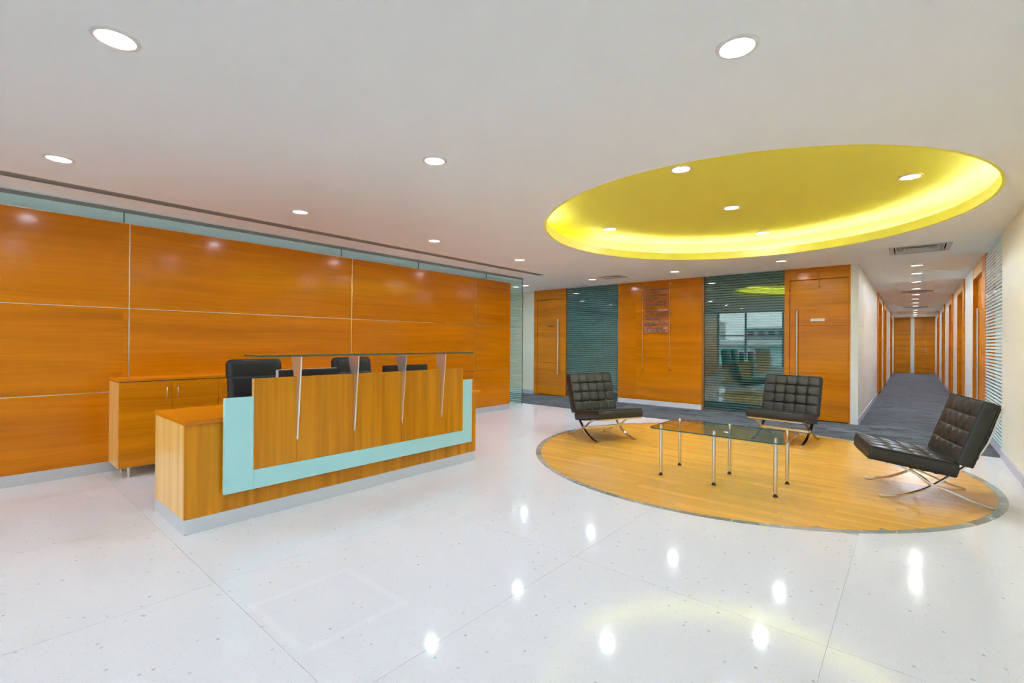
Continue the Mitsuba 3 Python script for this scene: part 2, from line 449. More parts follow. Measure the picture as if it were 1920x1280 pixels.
for k, y in enumerate((10.25, 11.4, 12.9, 14.45, 16.1, 17.6, 19.2, 20.8, 23.3, 24.9, 26.4, 28.0)):
    downlight(0.055 + 0.004 * k, y, ZC, f'round downlight in the corridor ceiling row, {NTH[k]} from the near end', 'corridor downlights', r=0.072, power=1.9)

# ---------------- wooden partition on the left
wall_left = struct('wall_left', 'glossy orange wood panelled partition')
put(wall_left, cbox(XL - 0.045, XL - 0.018, YF, 7.01, 0.0, 2.47), 'wood_dark')
YJ = [YF, 1.096, 3.579, 6.058, 7.022]
ZJ = [0.104, 0.788, 1.623, 2.476]
for i in range(4):
    for j in range(3):
        part(wall_left, 'panel', cbox(XL - 0.018, XL, YJ[i] + (0.005 if i else 0), YJ[i + 1] - (0.005 if i < 3 else 0), ZJ[j] + (0.004 if j else 0), ZJ[j + 1] - (0.004 if j < 2 else 0), 0.001), 'wood_wall')
for i in (1, 2, 3):
    part(wall_left, 'joint_strip', cbox(XL - 0.018, XL - 0.0015, YJ[i] - 0.0048, YJ[i] + 0.0048, ZJ[0], ZJ[3]), 'brushed_steel', label='slim vertical steel joint strip')
for j in (1, 2):
    for i in range(4):
        part(wall_left, 'joint_strip', cbox(XL - 0.018, XL - 0.003, YJ[i] + 0.005, YJ[i + 1] - 0.005, ZJ[j] - 0.0038, ZJ[j] + 0.0038), 'brushed_steel')
part(wall_left, 'top_strip', cbox(XL - 0.045, XL + 0.001, YF, 7.022, 2.476, 2.484), 'brushed_steel', label='thin pale metal cap strip')
bl = struct('baseboard_left', 'steel skirting under the wooden partition')
put(bl, cbox(XL - 0.018, XL - 0.004, YF, 7.02, 0.0, 0.104, 0.002), 'skirting_steel')

# glass wall behind and above the partition
glass_left = struct('window_1', 'greenish glass partition behind the wooden panelling')
XG = -6.105
for a, b in ((YF, 1.06), (1.06, 3.445), (3.445, 4.80), (4.80, 6.39), (6.39, 7.485)):
    part(glass_left, 'pane', cbox(XG - 0.005, XG + 0.005, a + 0.003, b - 0.003, 0.01, 2.60), 'glass_green')
    part(glass_left, 'pane_joint', cbox(XG - 0.006, XG + 0.006, b - 0.003, b + 0.003, 0.01, 2.60), 'glass_edge')
part(glass_left, 'channel', cbox(XG - 0.02, XG + 0.02, YF, 7.485, 2.60, ZC), 'slot_grey')
st = [cbox(XG - 0.008, XG - 0.0065, 6.40, 7.47, z, z + 0.024) for z in np.arange(0.06, 2.56, 0.044)]
part(glass_left, 'film_stripes', cat(st), 'film_pale', kind='stuff', label='pale horizontal film stripes')

# ---------------- wall with the doors, at the back
wall_back = struct('wall_back', 'back wall with cream plaster, wood panel and glazed bays')
put(wall_back, cbox(-9.6, -7.365, YB, YB + 0.1, 0, ZC), 'cream_paint')
part(wall_back, 'corner_pier', cbox(-0.775, -0.67, YB - 0.0, YB + 0.1, 0, ZC), 'pale_paint')
part(wall_back, 'wood_panel', cbox(-4.995, -3.165, YB - 0.012, YB + 0.03, 0.104, ZC, 0.001), 'wood_wall')
part(wall_back, 'panel_edge', cbox(-3.164, -3.125, YB - 0.016, YB + 0.04, 0.0, ZC, 0.001), 'wood_edge')
part(wall_back, 'backing', cbox(-5.0, -3.13, YB + 0.03, YB + 0.09, 0, ZC), 'grey_paint')
bb = struct('baseboard_back', 'white steel skirting along the back wall')
put(bb, cat(cbox(-4.995, -3.166, YB - 0.008, YB + 0.03, 0, 0.103), cbox(-0.775, -0.668, YB - 0.006, YB, 0, 0.1)), 'white_plastic')
part(bb, 'carpet_skirting', cbox(-9.6, -7.365, YB - 0.012, YB, 0, 0.1), 'skirting_grey')


def back_glass(name, x0, x1, label):
    w = struct(name, label)
    part(w, 'pane', cbox(x0, x1, YB + 0.02, YB + 0.03, 0.025, ZC - 0.004), 'glass_mirror')
    part(w, 'bottom_channel', cbox(x0, x1, YB + 0.005, YB + 0.045, 0, 0.025, 0.002), 'brushed_steel')
    part(w, 'film_stripes', cat([cbox(x0 + 0.005, x1 - 0.005, YB + 0.032, YB + 0.0335, z, z + 0.023) for z in np.arange(0.04, 2.58, 0.047)]), 'film_frost', kind='stuff', label='frosted horizontal film stripes')
    return w


back_glass('window_2', -6.385, -4.998, 'striped green glass bay between left door and wood panel')
back_glass('window_3', -3.122, -1.73, 'dark reflective striped glass bay between wood panel and right door')


def pull_handle(parent, x, y, z0, z1, r=0.016, off=0.06, nx=0.0, ny=-1.0):
    k = part(parent, 'handle', cyl((x + nx * off, y + ny * off, z0), (x + nx * off, y + ny * off, z1), r, 16), 'brushed_steel', smooth=40, label='tall steel pull handle')
    for z in (z0 + 0.06, z1 - 0.06):
        part(k, 'post', cyl((x, y, z), (x + nx * off, y + ny * off, z), 0.008, 10), 'brushed_steel', smooth=40)


def back_door(name, x0, x1, label, leaf_x0, leaf_x1, leaf_top, hx, h0, h1):
    d = struct(name, label)
    yf = YB - 0.005
    part(d, 'jamb', cbox(x0, leaf_x0, yf, YB + 0.1, 0, ZC, 0.001), 'wood_plain')
    part(d, 'jamb', cbox(leaf_x1, x1, yf, YB + 0.1, 0, ZC, 0.001), 'wood_plain')
    part(d, 'header', cbox(leaf_x0, leaf_x1, yf, YB + 0.1, leaf_top, ZC, 0.001), 'wood_plain')
    zz = [0.012, 0.81, 1.63, leaf_top - 0.004]
    leaf = part(d, 'leaf', cbox(leaf_x0 + 0.003, leaf_x1 - 0.003, YB + 0.034, YB + 0.07, 0.012, leaf_top - 0.004), 'wood_dark')
    for a, b in zip(zz, zz[1:]):
        part(leaf, 'panel', cbox(leaf_x0 + 0.004, leaf_x1 - 0.004, YB + 0.018, YB + 0.034, a + 0.002, b - 0.002, 0.001), 'wood_plain')
    pull_handle(d, hx, YB + 0.02, h0, h1)
    return d


d1 = back_door('door_1', -7.365, -6.39, 'closed orange wood door at the far left of the back wall', -7.27, -6.46, 2.386, -6.60, 0.55, 1.90)
k = part(d1, 'name_plate', cbox(-6.95, -6.74, YB + 0.010, YB + 0.018, 1.708, 1.748, 0.001), 'plate_bronze', label='small dark name plate')
part(k, 'lettering', cat([cbox(-6.94 + 0.04 * i, -6.94 + 0.04 * i + w, YB + 0.0085, YB + 0.010, 1.72, 1.736) for i, w in enumerate((0.028, 0.034, 0.022, 0.034, 0.03))]), 'ink_gold', kind='stuff')
d2 = back_door('door_2', -1.73, -0.775, 'closed orange wood door at the corner of the corridor', -1.655, -0.80, 2.43, -1.535, 0.45, 1.90)
k = part(d2, 'name_plate', cbox(-1.342, -1.134, YB + 0.011, YB + 0.018, 1.705, 1.752, 0.001), 'plate_white', label='small white name plate')
xx = -1.312
lets = []
for w in (0.018, 0.014, 0.02, 0.012, 0.016, 0.0, 0.018, 0.015, 0.02, 0.014):
    if w: lets.append(cbox(xx, xx + w * 0.7, YB + 0.0098, YB + 0.011, 1.7245, 1.7325))
    xx += max(w, 0.012)
part(k, 'lettering', cat(lets), 'ink_grey', kind='stuff')
part(d2, 'door_closer', cat(cbox(-1.2175, -1.209, YB - 0.012, YB - 0.004, 2.40, 2.56), cbox(-1.2175, -1.209, YB + 0.008, YB + 0.018, 2.30, 2.40), cbox(-1.235, -1.19, YB + 0.006, YB + 0.018, 2.285, 2.30)), 'wood_edge', label='thin dark latch over the door edge')

# directory board on the wood panel
sign = thing('directory_sign', 'clear acrylic directory board on two beaded rods, on the wooden back panel', 'sign')
ys_ = YB - 0.055
for xx in (-4.395, -3.80):
    part(sign, 'rod', cyl((xx, ys_, 0.765), (xx, ys_, 2.56), 0.003, 8), 'brushed_steel', smooth=40)
    for z in (0.765, 2.545):
        part(sign, 'standoff', cyl((xx + 0.012, YB - 0.013, z), (xx + 0.012, ys_ - 0.012, z), 0.017, 14), 'chrome', smooth=40)
    for z in np.arange(0.85, 2.46, 0.0625):
        if xx > -4 and 1.34 < z < 1.47: continue
        part(sign, 'clamp', cyl((xx, ys_ - 0.012, z), (xx, ys_ + 0.008, z), 0.010, 8), 'chrome', smooth=40)
rg = np.random.default_rng(11)
lens = [0.50, 0.33, 0.44, 0.30, 0.46, 0.45, 0.18, 0.26, 0.52, 0.46, 0.32, 0.40, 0.25, 0.38, 0.42]
for i, L in enumerate(lens):
    zt = 2.47 - i * 0.0625
    pl = part(sign, 'plate', cbox(-4.385, -3.81, ys_ - 0.002, ys_ + 0.002, zt - 0.056, zt, 0.0005), 'acrylic')
    x, bars = -4.33 + 0.01 * (i % 3), []
    end = x + L
    while x < end:
        w = rg.uniform(0.012, 0.02)
        bars.append(cbox(x, x + w, ys_ - 0.0035, ys_ - 0.0022, zt - 0.040, zt - 0.018 + rg.uniform(0, 0.006)))
        x += w + 0.004 + (0.014 if rg.random() < 0.2 else 0)
    part(pl, 'lettering', cat(bars), 'sign_ink', kind='stuff')
    if i in (7, 11, 13, 14):
        part(pl, 'blank_label', cbox(-4.1 if i == 7 else -4.34, -3.84, ys_ + 0.0022, ys_ + 0.003, zt - 0.052, zt - 0.006), 'frosted_acrylic')

# ---------------- right wall, glass bay and corridor
wall_right = struct('wall_right', 'cream plaster wall on the right')
put(wall_right, cbox(XR, XR + 0.12, YF, 7.86, 0, ZC), 'cream_paint')
br = struct('baseboard_right', 'grey skirting along the cream right wall')
put(br, cbox(XR - 0.012, XR, YF, 7.86, 0, 0.1, 0.002), 'skirting_grey')
glass_r = struct('window_4', 'pale striped glass bay between the cream wall and the corridor doors')
part(glass_r, 'pane', cbox(XR + 0.002, XR + 0.012, 7.86, 9.46, 0.1, ZC), 'glass_green')
part(glass_r, 'sill', cbox(XR + 0.0, XR + 0.08, 7.86, 9.46, 0, 0.1), 'skirting_grey')
part(glass_r, 'film_stripes', cat([cbox(XR - 0.0005, XR + 0.001, 7.87, 9.45, z, z + 0.026) for z in np.arange(0.12, 2.58, 0.044)]), 'film_pale', kind='stuff', label='pale horizontal film stripes')

wall_corr_r = struct('wall_corridor_right', 'cream right wall of the corridor between its doors')
wall_corr_l = struct('wall_corridor_left', 'cream left wall of the corridor between its doors')
RD = [(9.46, 11.3), (12.9, 14.7), (16.4, 17.9), (20.3, 22.0), (24.4, 26.0)]
LD = [(14.9, 16.8), (18.0, 19.9), (23.9, 26.0)]
HEAD = 2.43


def corridor_door(x, s, y0, y1, label, big=False):
    d = struct('door_%d' % (3 + corridor_door.n), label)
    corridor_door.n += 1
    j = 0.45 if big else 0.30
    xa, xb = sorted((x - s * (0.004 if big else 0.02), x + s * 0.10))
    part(d, 'jamb', cbox(xa, xb, y0, y0 + j, 0, ZC - 0.001, 0.001), 'wood_plain')
    part(d, 'jamb', cbox(xa, xb, y1 - 0.08, y1, 0, ZC - 0.001, 0.001), 'wood_plain')
    part(d, 'header', cbox(xa, xb, y0 + j, y1 - 0.08, HEAD, ZC - 0.001, 0.001), 'wood_pale')
    xl = sorted((x + s * 0.055, x + s * 0.095))
    part(d, 'leaf', cbox(xl[0], xl[1], y0 + j + 0.002, y1 - 0.082, 0.01, HEAD - 0.003, 0.001), 'wood_plain')
    if big:
        pull_handle(d, x + s * 0.055, y0 + j + 0.55, 0.25, 1.9, nx=-s, ny=0.0)
    else:
        hy = y0 + j + 0.12
        k = part(d, 'handle', cyl((x + s * 0.0, hy, 1.0), (x + s * 0.0, hy + 0.12, 1.0), 0.009, 10), 'brushed_steel', smooth=40, label='steel lever handle')
        part(k, 'post', cyl((x + s * 0.056, hy, 1.0), (x + s * 0.0, hy, 1.0), 0.012, 10), 'brushed_steel', smooth=40)


corridor_door.n = 0
ORD = ['first', 'second', 'third', 'fourth', 'fifth']
prev = None
for k, (a, b) in enumerate(RD):
    corridor_door(XR, 1, a, b, f'{ORD[k]} wood door along the right wall of the corridor', big=(k == 0))
edges = [11.3, 12.9, 14.7, 16.4, 17.9, 20.3, 22.0, 24.4, 26.0, 29.0]
for a, b in zip(edges[::2], edges[1::2]):
    part(wall_corr_r, 'section', cbox(XR, XR + 0.1, a, b, 0, ZC), 'pale_paint')
    part(wall_corr_r, 'skirting', cbox(XR - 0.01, XR, a, b, 0, 0.1), 'skirting_grey')
for k, (a, b) in enumerate(LD):
    corridor_door(-0.67, -1, a, b, f'{ORD[k]} wood door along the left wall of the corridor')
edges = [YB, 14.9, 16.8, 18.0, 19.9, 23.9, 26.0, 29.0]
for a, b in zip(edges[::2], edges[1::2]):
    part(wall_corr_l, 'section', cbox(-0.77, -0.67, a + (0.1 if a == YB else 0), b, 0, ZC), 'pale_paint')
    part(wall_corr_l, 'skirting', cbox(-0.67, -0.66, a, b, 0, 0.1), 'skirting_grey')
part(wall_corr_l, 'end_return', cbox(-0.77, -0.67, YB + 0.1, YB + 0.2, 0, ZC), 'pale_paint')

wall_end = struct('wall_end', 'far end wall of the corridor with a pale pier between wood panels')
put(wall_end, cbox(-0.8, 1.0, 29.04, 29.3, 0, ZC), 'pale_paint')
part(wall_end, 'pier', cbox(-0.06, 0.075, 28.97, 29.04, 0, ZC), 'pale_paint')
part(wall_end, 'wood_panel', cbox(-0.66, -0.06, 29.0, 29.04, 0, ZC), 'wood_plain')
de = struct('door_20', 'double wood door at the far end of the corridor')
part(de, 'header', cbox(0.075, 0.80, 28.99, 29.04, 2.43, ZC), 'wood_plain')
for a, b in ((0.08, 0.435), (0.44, 0.795)):
    lf = part(de, 'leaf', cbox(a, b, 29.0, 29.035, 0.01, 2.425, 0.002), 'wood_plain')
    hx = b - 0.05 if a < 0.2 else a + 0.05
    part(lf, 'handle', cyl((hx, 28.96, 1.0), (hx, 28.96, 1.2), 0.012, 10), 'brushed_steel', smooth=40)

# rooms that the glass lets one look into
wall_far = struct('wall_passage', 'cream wall of the passage behind the glass partition')
put(wall_far, cbox(-9.7, -9.6, YF, YB + 0.1, 0, ZC), 'cream_paint')
for k, y in enumerate((0.6, 2.6, 4.6, 6.4)):
    downlight(-7.9, y, ZC, f'{NTH[k]} downlight in the passage behind the glass partition, counted from the windows', 'downlights behind the glass partition', power=2.4)
room_b = struct('wall_office', 'dim grey walls of the rooms behind the glazed bays')
put(room_b, cat(cbox(-7.5, -0.77, 13.2, 13.3, 0, ZC), cbox(-7.6, -7.5, YB + 0.1, 13.3, 0, ZC), cbox(-4.2, -4.1, YB + 0.1, 13.2, 0, ZC), cbox(-0.87, -0.77, YB + 0.2, 13.3, 0, ZC)), 'grey_paint')
room_r = struct('wall_meeting', 'pale walls of the room behind the striped bay on the right')
put(room_r, cat(cbox(4.2, 4.3, 6.4, 10.9, 0, ZC), cbox(XR + 0.1, 4.2, 10.8, 10.9, 0, ZC), cbox(XR + 0.12, 4.2, 6.4, 6.5, 0, ZC)), 'pale_paint')
blind = thing('vertical_blind', 'white vertical blind seen through the striped bay on the right', 'blind')
part(blind, 'head_rail', cbox(1.2, 4.0, 10.68, 10.74, 2.18, 2.24), 'white_plastic')
for x in np.arange(1.25, 3.9, 0.13):
    if 0.35 < (x * 1.6) % 1 < 1.0 or True:
        s = trimesh.creation.box(extents=[0.115, 0.003, 2.05])
        s.apply_transform(trimesh.transformations.rotation_matrix(math.radians(18 if int(x * 3.1) % 2 else 78), [0, 0, 1]))
        s.apply_translation([x, 10.71, 1.15])
        part(blind, 'slat', s, 'fabric_white')
for x, y, w in ((1.9, 9.0, 'far left'), (3.1, 9.0, 'far right'), (1.9, 7.8, 'near left'), (3.1, 7.8, 'near right')):
    downlight(x, y, ZC, f'{w} downlight in the room behind the striped bay on the right', 'downlights behind the striped bay', power=3.0)

# ---------------- window front behind the camera (seen mirrored in the dark glass bay)
front = struct('wall_front', 'window front with sill, head and mullions')
put(front, cat(cbox(-9.7, XR + 0.12, YF - 0.15, YF, -0.06, 0.45), cbox(-9.7, XR + 0.12, YF - 0.15, YF, 2.55, ZC), cbox(-6.14, -6.06, YF - 0.15, YF, 0.45, 2.55)), 'pale_paint')
for x in (-9.66, -7.9, -6.17, -6.03, -5.0, -3.7, -2.4, -1.1, 0.2, 0.76):
    part(front, 'mullion', cbox(x - 0.03, x + 0.03, YF - 0.13, YF - 0.03, 0.45, 2.55, 0.003), 'frame_grey')
for z in (1.62,):
    part(front, 'transom', cbox(-9.66, 0.76, YF - 0.12, YF - 0.04, z, z + 0.05, 0.003), 'frame_grey')
win = struct('window_5', 'large window panes of the front behind the viewer')
for a, b in zip((-9.63, -7.87, -6.0, -4.97, -3.67, -2.37, -1.07, 0.23), (-7.93, -6.2, -5.03, -3.73, -2.43, -1.13, 0.17, 0.73)):
    part(win, 'pane', cbox(a, b, YF - 0.085, YF - 0.077, 0.45, 2.55), 'glass_clear')
ground = struct('ground', 'paved ground outside the windows')
put(ground, cbox(-400, 400, -500, YF - 0.15, -1.0, -0.9), 'asphalt')
outer = struct('wall_outside', 'outer walls that close the building')
put(outer, cat(cbox(-9.8, -9.7, YF - 0.15, 29.4, -0.06, 3.0), cbox(4.3, 4.4, YF - 0.15, 29.4, -0.06, 3.0), cbox(-9.8, 4.4, 29.3, 29.4, -0.06, 3.0), cbox(XR + 0.12, 4.3, YF - 0.15, YF - 0.06, -0.06, 3.0), cbox(-9.7, 4.3, YF - 0.15, YF - 0.1, ZC + 0.025, 3.0), cbox(-9.8, 4.4, YF, 29.4, -0.2, -0.0625)), 'grey_paint')
rb = np.random.default_rng(3)
BL = [(-95, -150, 26, 7.5, 'facade_grey', 'long low grey building across the road'), (-60, -140, 22, 8.5, 'facade_pale', 'pale flat roofed block across the road'), (-33, -150, 18, 6.5, 'facade_grey', 'grey block right of the pale one across the road'),
      (-8, -145, 20, 8.0, 'facade_pale', 'pale block straight behind the viewer across the road'), (20, -150, 24, 7.0, 'facade_red', 'red brick block across the road')]
for x, y, w, h, m, lab in BL:
    b = thing('building', lab, 'building', 'buildings across the road')
    part(b, 'body', cbox(x - w / 2, x + w / 2, y - 12, y, -0.9, h, 0.05), m)
    part(b, 'roof_edge', cbox(x - w / 2 - 0.3, x + w / 2 + 0.3, y - 12.3, y + 0.3, h, h + 0.5), 'roof_white')
    nw = int(w / 3)
    for fl in range(2):
        for i in range(nw):
            xx = x - w / 2 + (i + 0.5) * w / nw
            part(b, 'window', cbox(xx - 0.9, xx + 0.9, y - 0.05, y + 0.06, 1.0 + fl * 3.2, 2.6 + fl * 3.2), 'facade_window')
shed = thing('market_shed', 'low shed with a white roof and turquoise front across the road', 'building')
part(shed, 'wall', cbox(-40, -8, -44, -36, -0.9, 1.2), 'turquoise_edge')
part(shed, 'roof', cbox(-41, -7, -45, -35, 1.2, 1.75, 0.05), 'roof_white')

# ------------------------------------------------------------------ reception desk
desk = thing('reception_desk', 'long orange wood reception desk with turquoise glass band and glass counter', 'desk')
DX0, DX1, DY0, DY1 = -4.41, -3.685, 0.965, 3.705
part(desk, 'plinth', cat(cbox(DX1 - 0.03, DX1 + 0.002, DY0 - 0.001, DY1 - 0.004, 0.0, 0.1, 0.002), cbox(DX0 + 0.004, DX1 - 0.03, DY0 - 0.001, DY0 + 0.03, 0.0, 0.1), cbox(DX0 + 0.004, DX1 - 0.03, DY1 - 0.034, DY1 - 0.004, 0.0, 0.1)), 'skirting_steel', label='brushed steel plinth')
part(desk, 'end_panel', cbox(DX0, DX1 - 0.022, DY0, DY0 + 0.03, 0.1, 0.733, 0.001), 'wood_pale', label='paler wood end panel')
part(desk, 'end_panel', cbox(DX0, DX1 - 0.022, DY1 - 0.03, DY1, 0.1, 0.733, 0.001), 'wood_pale')
fy = [DY0, 1.68, 2.17, 2.66, 3.14, DY1]
for a, b in zip(fy, fy[1:]):
    part(desk, 'front_panel', cbox(DX1 - 0.022, DX1, a + (0.0008 if a > DY0 else 0), b - (0.0008 if b < DY1 else 0), 0.1, 0.733, 0.001), 'wood_upright')
part(desk, 'worktop', cbox(DX0 - 0.003, DX1 + 0.018, DY0 - 0.004, DY1 + 0.07, 0.733, 0.765, 0.0015), 'wood_plain')
GX0, GX1 = -3.652, -3.620
strip_y = (1.183, 1.372, 3.448, 3.585)
part(desk, 'stand_off', cat([cbox(DX1, GX0, y - 0.02, y + 0.02, z - 0.02, z + 0.02) for y, z in ((1.28, 0.33), (1.28, 0.65), (2.0, 0.3), (2.9, 0.3), (3.51, 0.33), (3.51, 0.65))]), 'brushed_steel')
for a, b, z0, z1 in ((strip_y[0], strip_y[1] - 0.001, 0.232, 0.90), (strip_y[1], strip_y[2] - 0.001, 0.232, 0.370), (strip_y[2], strip_y[3], 0.232, 0.903)):
    k = part(desk, 'glass_band', cbox(GX0 + 0.004, GX1, a, b, z0, z1, 0.0015), 'turquoise_glass', label='turquoise back-painted glass strip')
part(desk, 'band_backing', cat(cbox(GX0, GX0 + 0.0038, strip_y[0], strip_y[1] - 0.001, 0.232, 0.9), cbox(GX0, GX0 + 0.0038, strip_y[2], strip_y[3], 0.232, 0.9), cbox(GX0, GX0 + 0.0038, strip_y[1], strip_y[2] - 0.001, 0.232, 0.37)), 'turquoise_edge')
sy = [1.374, 1.684, 2.172, 2.662, 3.142, 3.446]
for a, b in zip(sy, sy[1:]):
    part(desk, 'screen_panel', cbox(GX0 - 0.004, GX1 + 0.001, a + 0.0008, b - 0.0008, 0.3715, 1.028, 0.001), 'wood_upright')
part(desk, 'screen_edge', cbox(GX0 - 0.004, GX1, 1.3715, 1.374, 0.3715, 1.028), 'wood_pale')
for y in sy[1:-1]:
    prof = np.array([(-3.715, 1.183), (-3.664, 1.03), (-3.6185, 1.03), (-3.6185, 0.55), (-3.608, 0.545), (-3.548, 1.183)])
    m = trimesh.creation.extrude_polygon(Polygon(prof), 0.012, engine='earcut')
    # polygon plane (x, z) -> stand it up along y
    v = m.vertices.copy()
    m.vertices = np.stack([v[:, 0], y - 0.006 + v[:, 2], v[:, 1]], 1)
    m.fix_normals()
    k = part(desk, 'bracket', m, 'polished_steel', label='tapered polished steel counter bracket')
    part(k, 'pad', cyl((-3.63, y, 1.183), (-3.63, y, 1.188), 0.03, 16), 'polished_steel')
cg = sbox(-3.79, 1.362, -3.47, 3.46).buffer(-0.01).buffer(0.01)
k = part(desk, 'counter_top', extrude(cg, 0.012, 1.188), 'glass_clear', label='clear glass counter shelf')
part(k, 'glass_rim', extrude(cg.buffer(0.0008).difference(cg.buffer(-0.0015)), 0.0116, 1.1882), 'glass_edge', label='dark green glass edge')

# ------------------------------------------------------------------ credenza behind the desk
cred = thing('credenza', 'low orange wood cabinet on short steel legs against the partition', 'cabinet')
KX0, KX1, KY0, KY1 = XL + 0.002, -5.60, 0.945, 3.42
part(cred, 'body', cbox(KX0, KX1 - 0.02, KY0, KY1, 0.10, 0.905, 0.001), 'wood_pale')
part(cred, 'top', cbox(KX0, KX1 + 0.004, KY0 - 0.004, KY1 + 0.004, 0.911, 0.935, 0.0015), 'wood_plain')
part(cred, 'shadow_gap', cbox(KX0, KX1 - 0.025, KY0 + 0.01, KY1 - 0.01, 0.905, 0.911), 'wood_dark')
nd = 6
for i in range(nd):
    a, b = KY0 + i * (KY1 - KY0) / nd, KY0 + (i + 1) * (KY1 - KY0) / nd
    d = part(cred, 'door', cbox(KX1 - 0.02, KX1, a + 0.0015, b - 0.0015, 0.102, 0.900, 0.001), 'wood_plain')
    hy = b - 0.045 if i % 2 == 0 else a + 0.045
    z0, z1 = 0.74, 0.86
    part(d, 'handle', tube(spline([(KX1 - 0.002, hy, z0), (KX1 + 0.022, hy, z0 + 0.02), (KX1 + 0.03, hy, (z0 + z1) / 2), (KX1 + 0.022, hy, z1 - 0.02), (KX1 - 0.002, hy, z1)], 14), 0.005, 8), 'brushed_steel', smooth=60, label='steel bow handle')
for x in (KX1 - 0.06, KX0 + 0.06):
    for y in (KY0 + 0.09, (KY0 + KY1) / 2, KY1 - 0.09):
        part(cred, 'leg', lathe([(0.0, 0.0), (0.02, 0.0), (0.02, 0.012), (0.014, 0.014), (0.014, 0.088), (0.025, 0.09), (0.025, 0.101), (0.0, 0.101)], 14, (x, y, 0)), 'brushed_steel', smooth=40)


# ------------------------------------------------------------------ office chairs and monitors behind the desk
def rbox(x, y, z, r, n=6):
    """Rounded box centred on the origin."""
    s = trimesh.creation.icosphere(subdivisions=2, radius=r)
    pts = np.vstack([s.vertices + [sx * (x / 2 - r), sy * (y / 2 - r), sz * (z / 2 - r)] for sx in (-1, 1) for sy in (-1, 1) for sz in (-1, 1)])
    return trimesh.convex.convex_hull(pts)


def moved(m, loc=(0, 0, 0), ry=0.0, rz=0.0):
    m = m.copy()
    if ry: m.apply_transform(trimesh.transformations.rotation_matrix(ry, [0, 1, 0]))
    if rz: m.apply_transform(trimesh.transformations.rotation_matrix(rz, [0, 0, 1]))
    m.apply_translation(loc)
    return m


OC = {}


def office_chair(x, y, deg, label):
    """Local frame: faces +x."""
    to = rot_z(deg, (x, y, 0))
    k = thing('office_chair', label, 'chair', 'office chairs behind the desk')

    def p(name, mesh, mat, smooth=40):
        if name not in OC: OC[name] = mikit.ply(mesh() if callable(mesh) else mesh, mat, smooth=smooth)
        part(k, name.rstrip('0123456789'), OC[name], to_world=to)
    p('seat', lambda: moved(rbox(0.50, 0.50, 0.11, 0.045), (0.06, 0, 0.47)), 'office_leather')
    p('backrest', lambda: moved(rbox(0.10, 0.47, 0.46, 0.045), (-0.20, 0, 0.77), ry=-0.12), 'office_leather')
    p('headrest', lambda: moved(rbox(0.115, 0.475, 0.20, 0.05), (-0.245, 0, 1.035), ry=-0.10), 'office_leather')
    p('back_shell', lambda: moved(rbox(0.03, 0.40, 0.62, 0.012), (-0.28, 0, 0.80), ry=-0.12), 'black_plastic')
    for i, s in enumerate((-1, 1)):
        p(f'armrest{i}', lambda s=s: cat(moved(rbox(0.30, 0.07, 0.035, 0.015), (0.02, s * 0.29, 0.68)), moved(rbox(0.05, 0.03, 0.22, 0.012), (0.0, s * 0.285, 0.57)), moved(rbox(0.05, 0.10, 0.03, 0.012), (0.0, s * 0.25, 0.46))), 'black_plastic')
    p('gas_column', lambda: cat(cyl((0, 0, 0.10), (0, 0, 0.30), 0.03, 16), cyl((0, 0, 0.30), (0, 0, 0.43), 0.018, 16)), 'chrome')
    for i in range(5):
        a = 2 * np.pi * i / 5 + 0.3
        c, s = math.cos(a), math.sin(a)
        p(f'base_leg{i}', lambda c=c, s=s: cyl((0.02 * c, 0.02 * s, 0.105), (0.29 * c, 0.29 * s, 0.075), 0.024, 10, 0.014), 'black_plastic')
        p(f'caster{i}', lambda c=c, s=s: cyl((0.29 * c - 0.02 * s, 0.29 * s + 0.02 * c, 0.03), (0.29 * c + 0.02 * s, 0.29 * s - 0.02 * c, 0.03), 0.03, 14), 'black_rubber')


office_chair(-4.42, 1.77, 0, 'black leather office chair behind the left end of the desk, showing its whole headrest')
office_chair(-4.42, 2.79, 6, 'black leather office chair behind the middle of the desk, half hidden by a bracket')


def monitor(x, y, deg, label, frame):
    to = rot_z(deg, (x, y, 0.7655))
    k = thing('monitor', label, 'monitor', 'monitors on the desk')
    c = part(k, 'casing', moved(rbox(0.04, 0.53, 0.30, 0.012), (0.0, 0, 0.14)), 'black_plastic', 40, to)
    part(k, 'bezel', cat(cbox(-0.026, 0.021, -0.268, -0.2655, -0.01, 0.291), cbox(-0.026, 0.021, -0.2655, 0.265, 0.2895, 0.292)), frame, False, to)
    part(k, 'screen', cbox(-0.0225, -0.0195, -0.25, 0.25, 0.01, 0.275), 'black_plastic', False, to)
    part(k, 'foot', cat(cyl((0.03, 0, 0.0), (0.03, 0, 0.012), 0.1, 24), cyl((0.03, 0, 0.012), (0.03, 0, 0.12), 0.016, 12)), 'black_plastic', 40, to)


monitor(-4.10, 2.005, 0, 'black monitor with a silver edge behind the left part of the desk screen', 'silver_plastic')
monitor(-4.10, 3.07, -4, 'plain black monitor behind the right part of the desk screen', 'black_plastic')

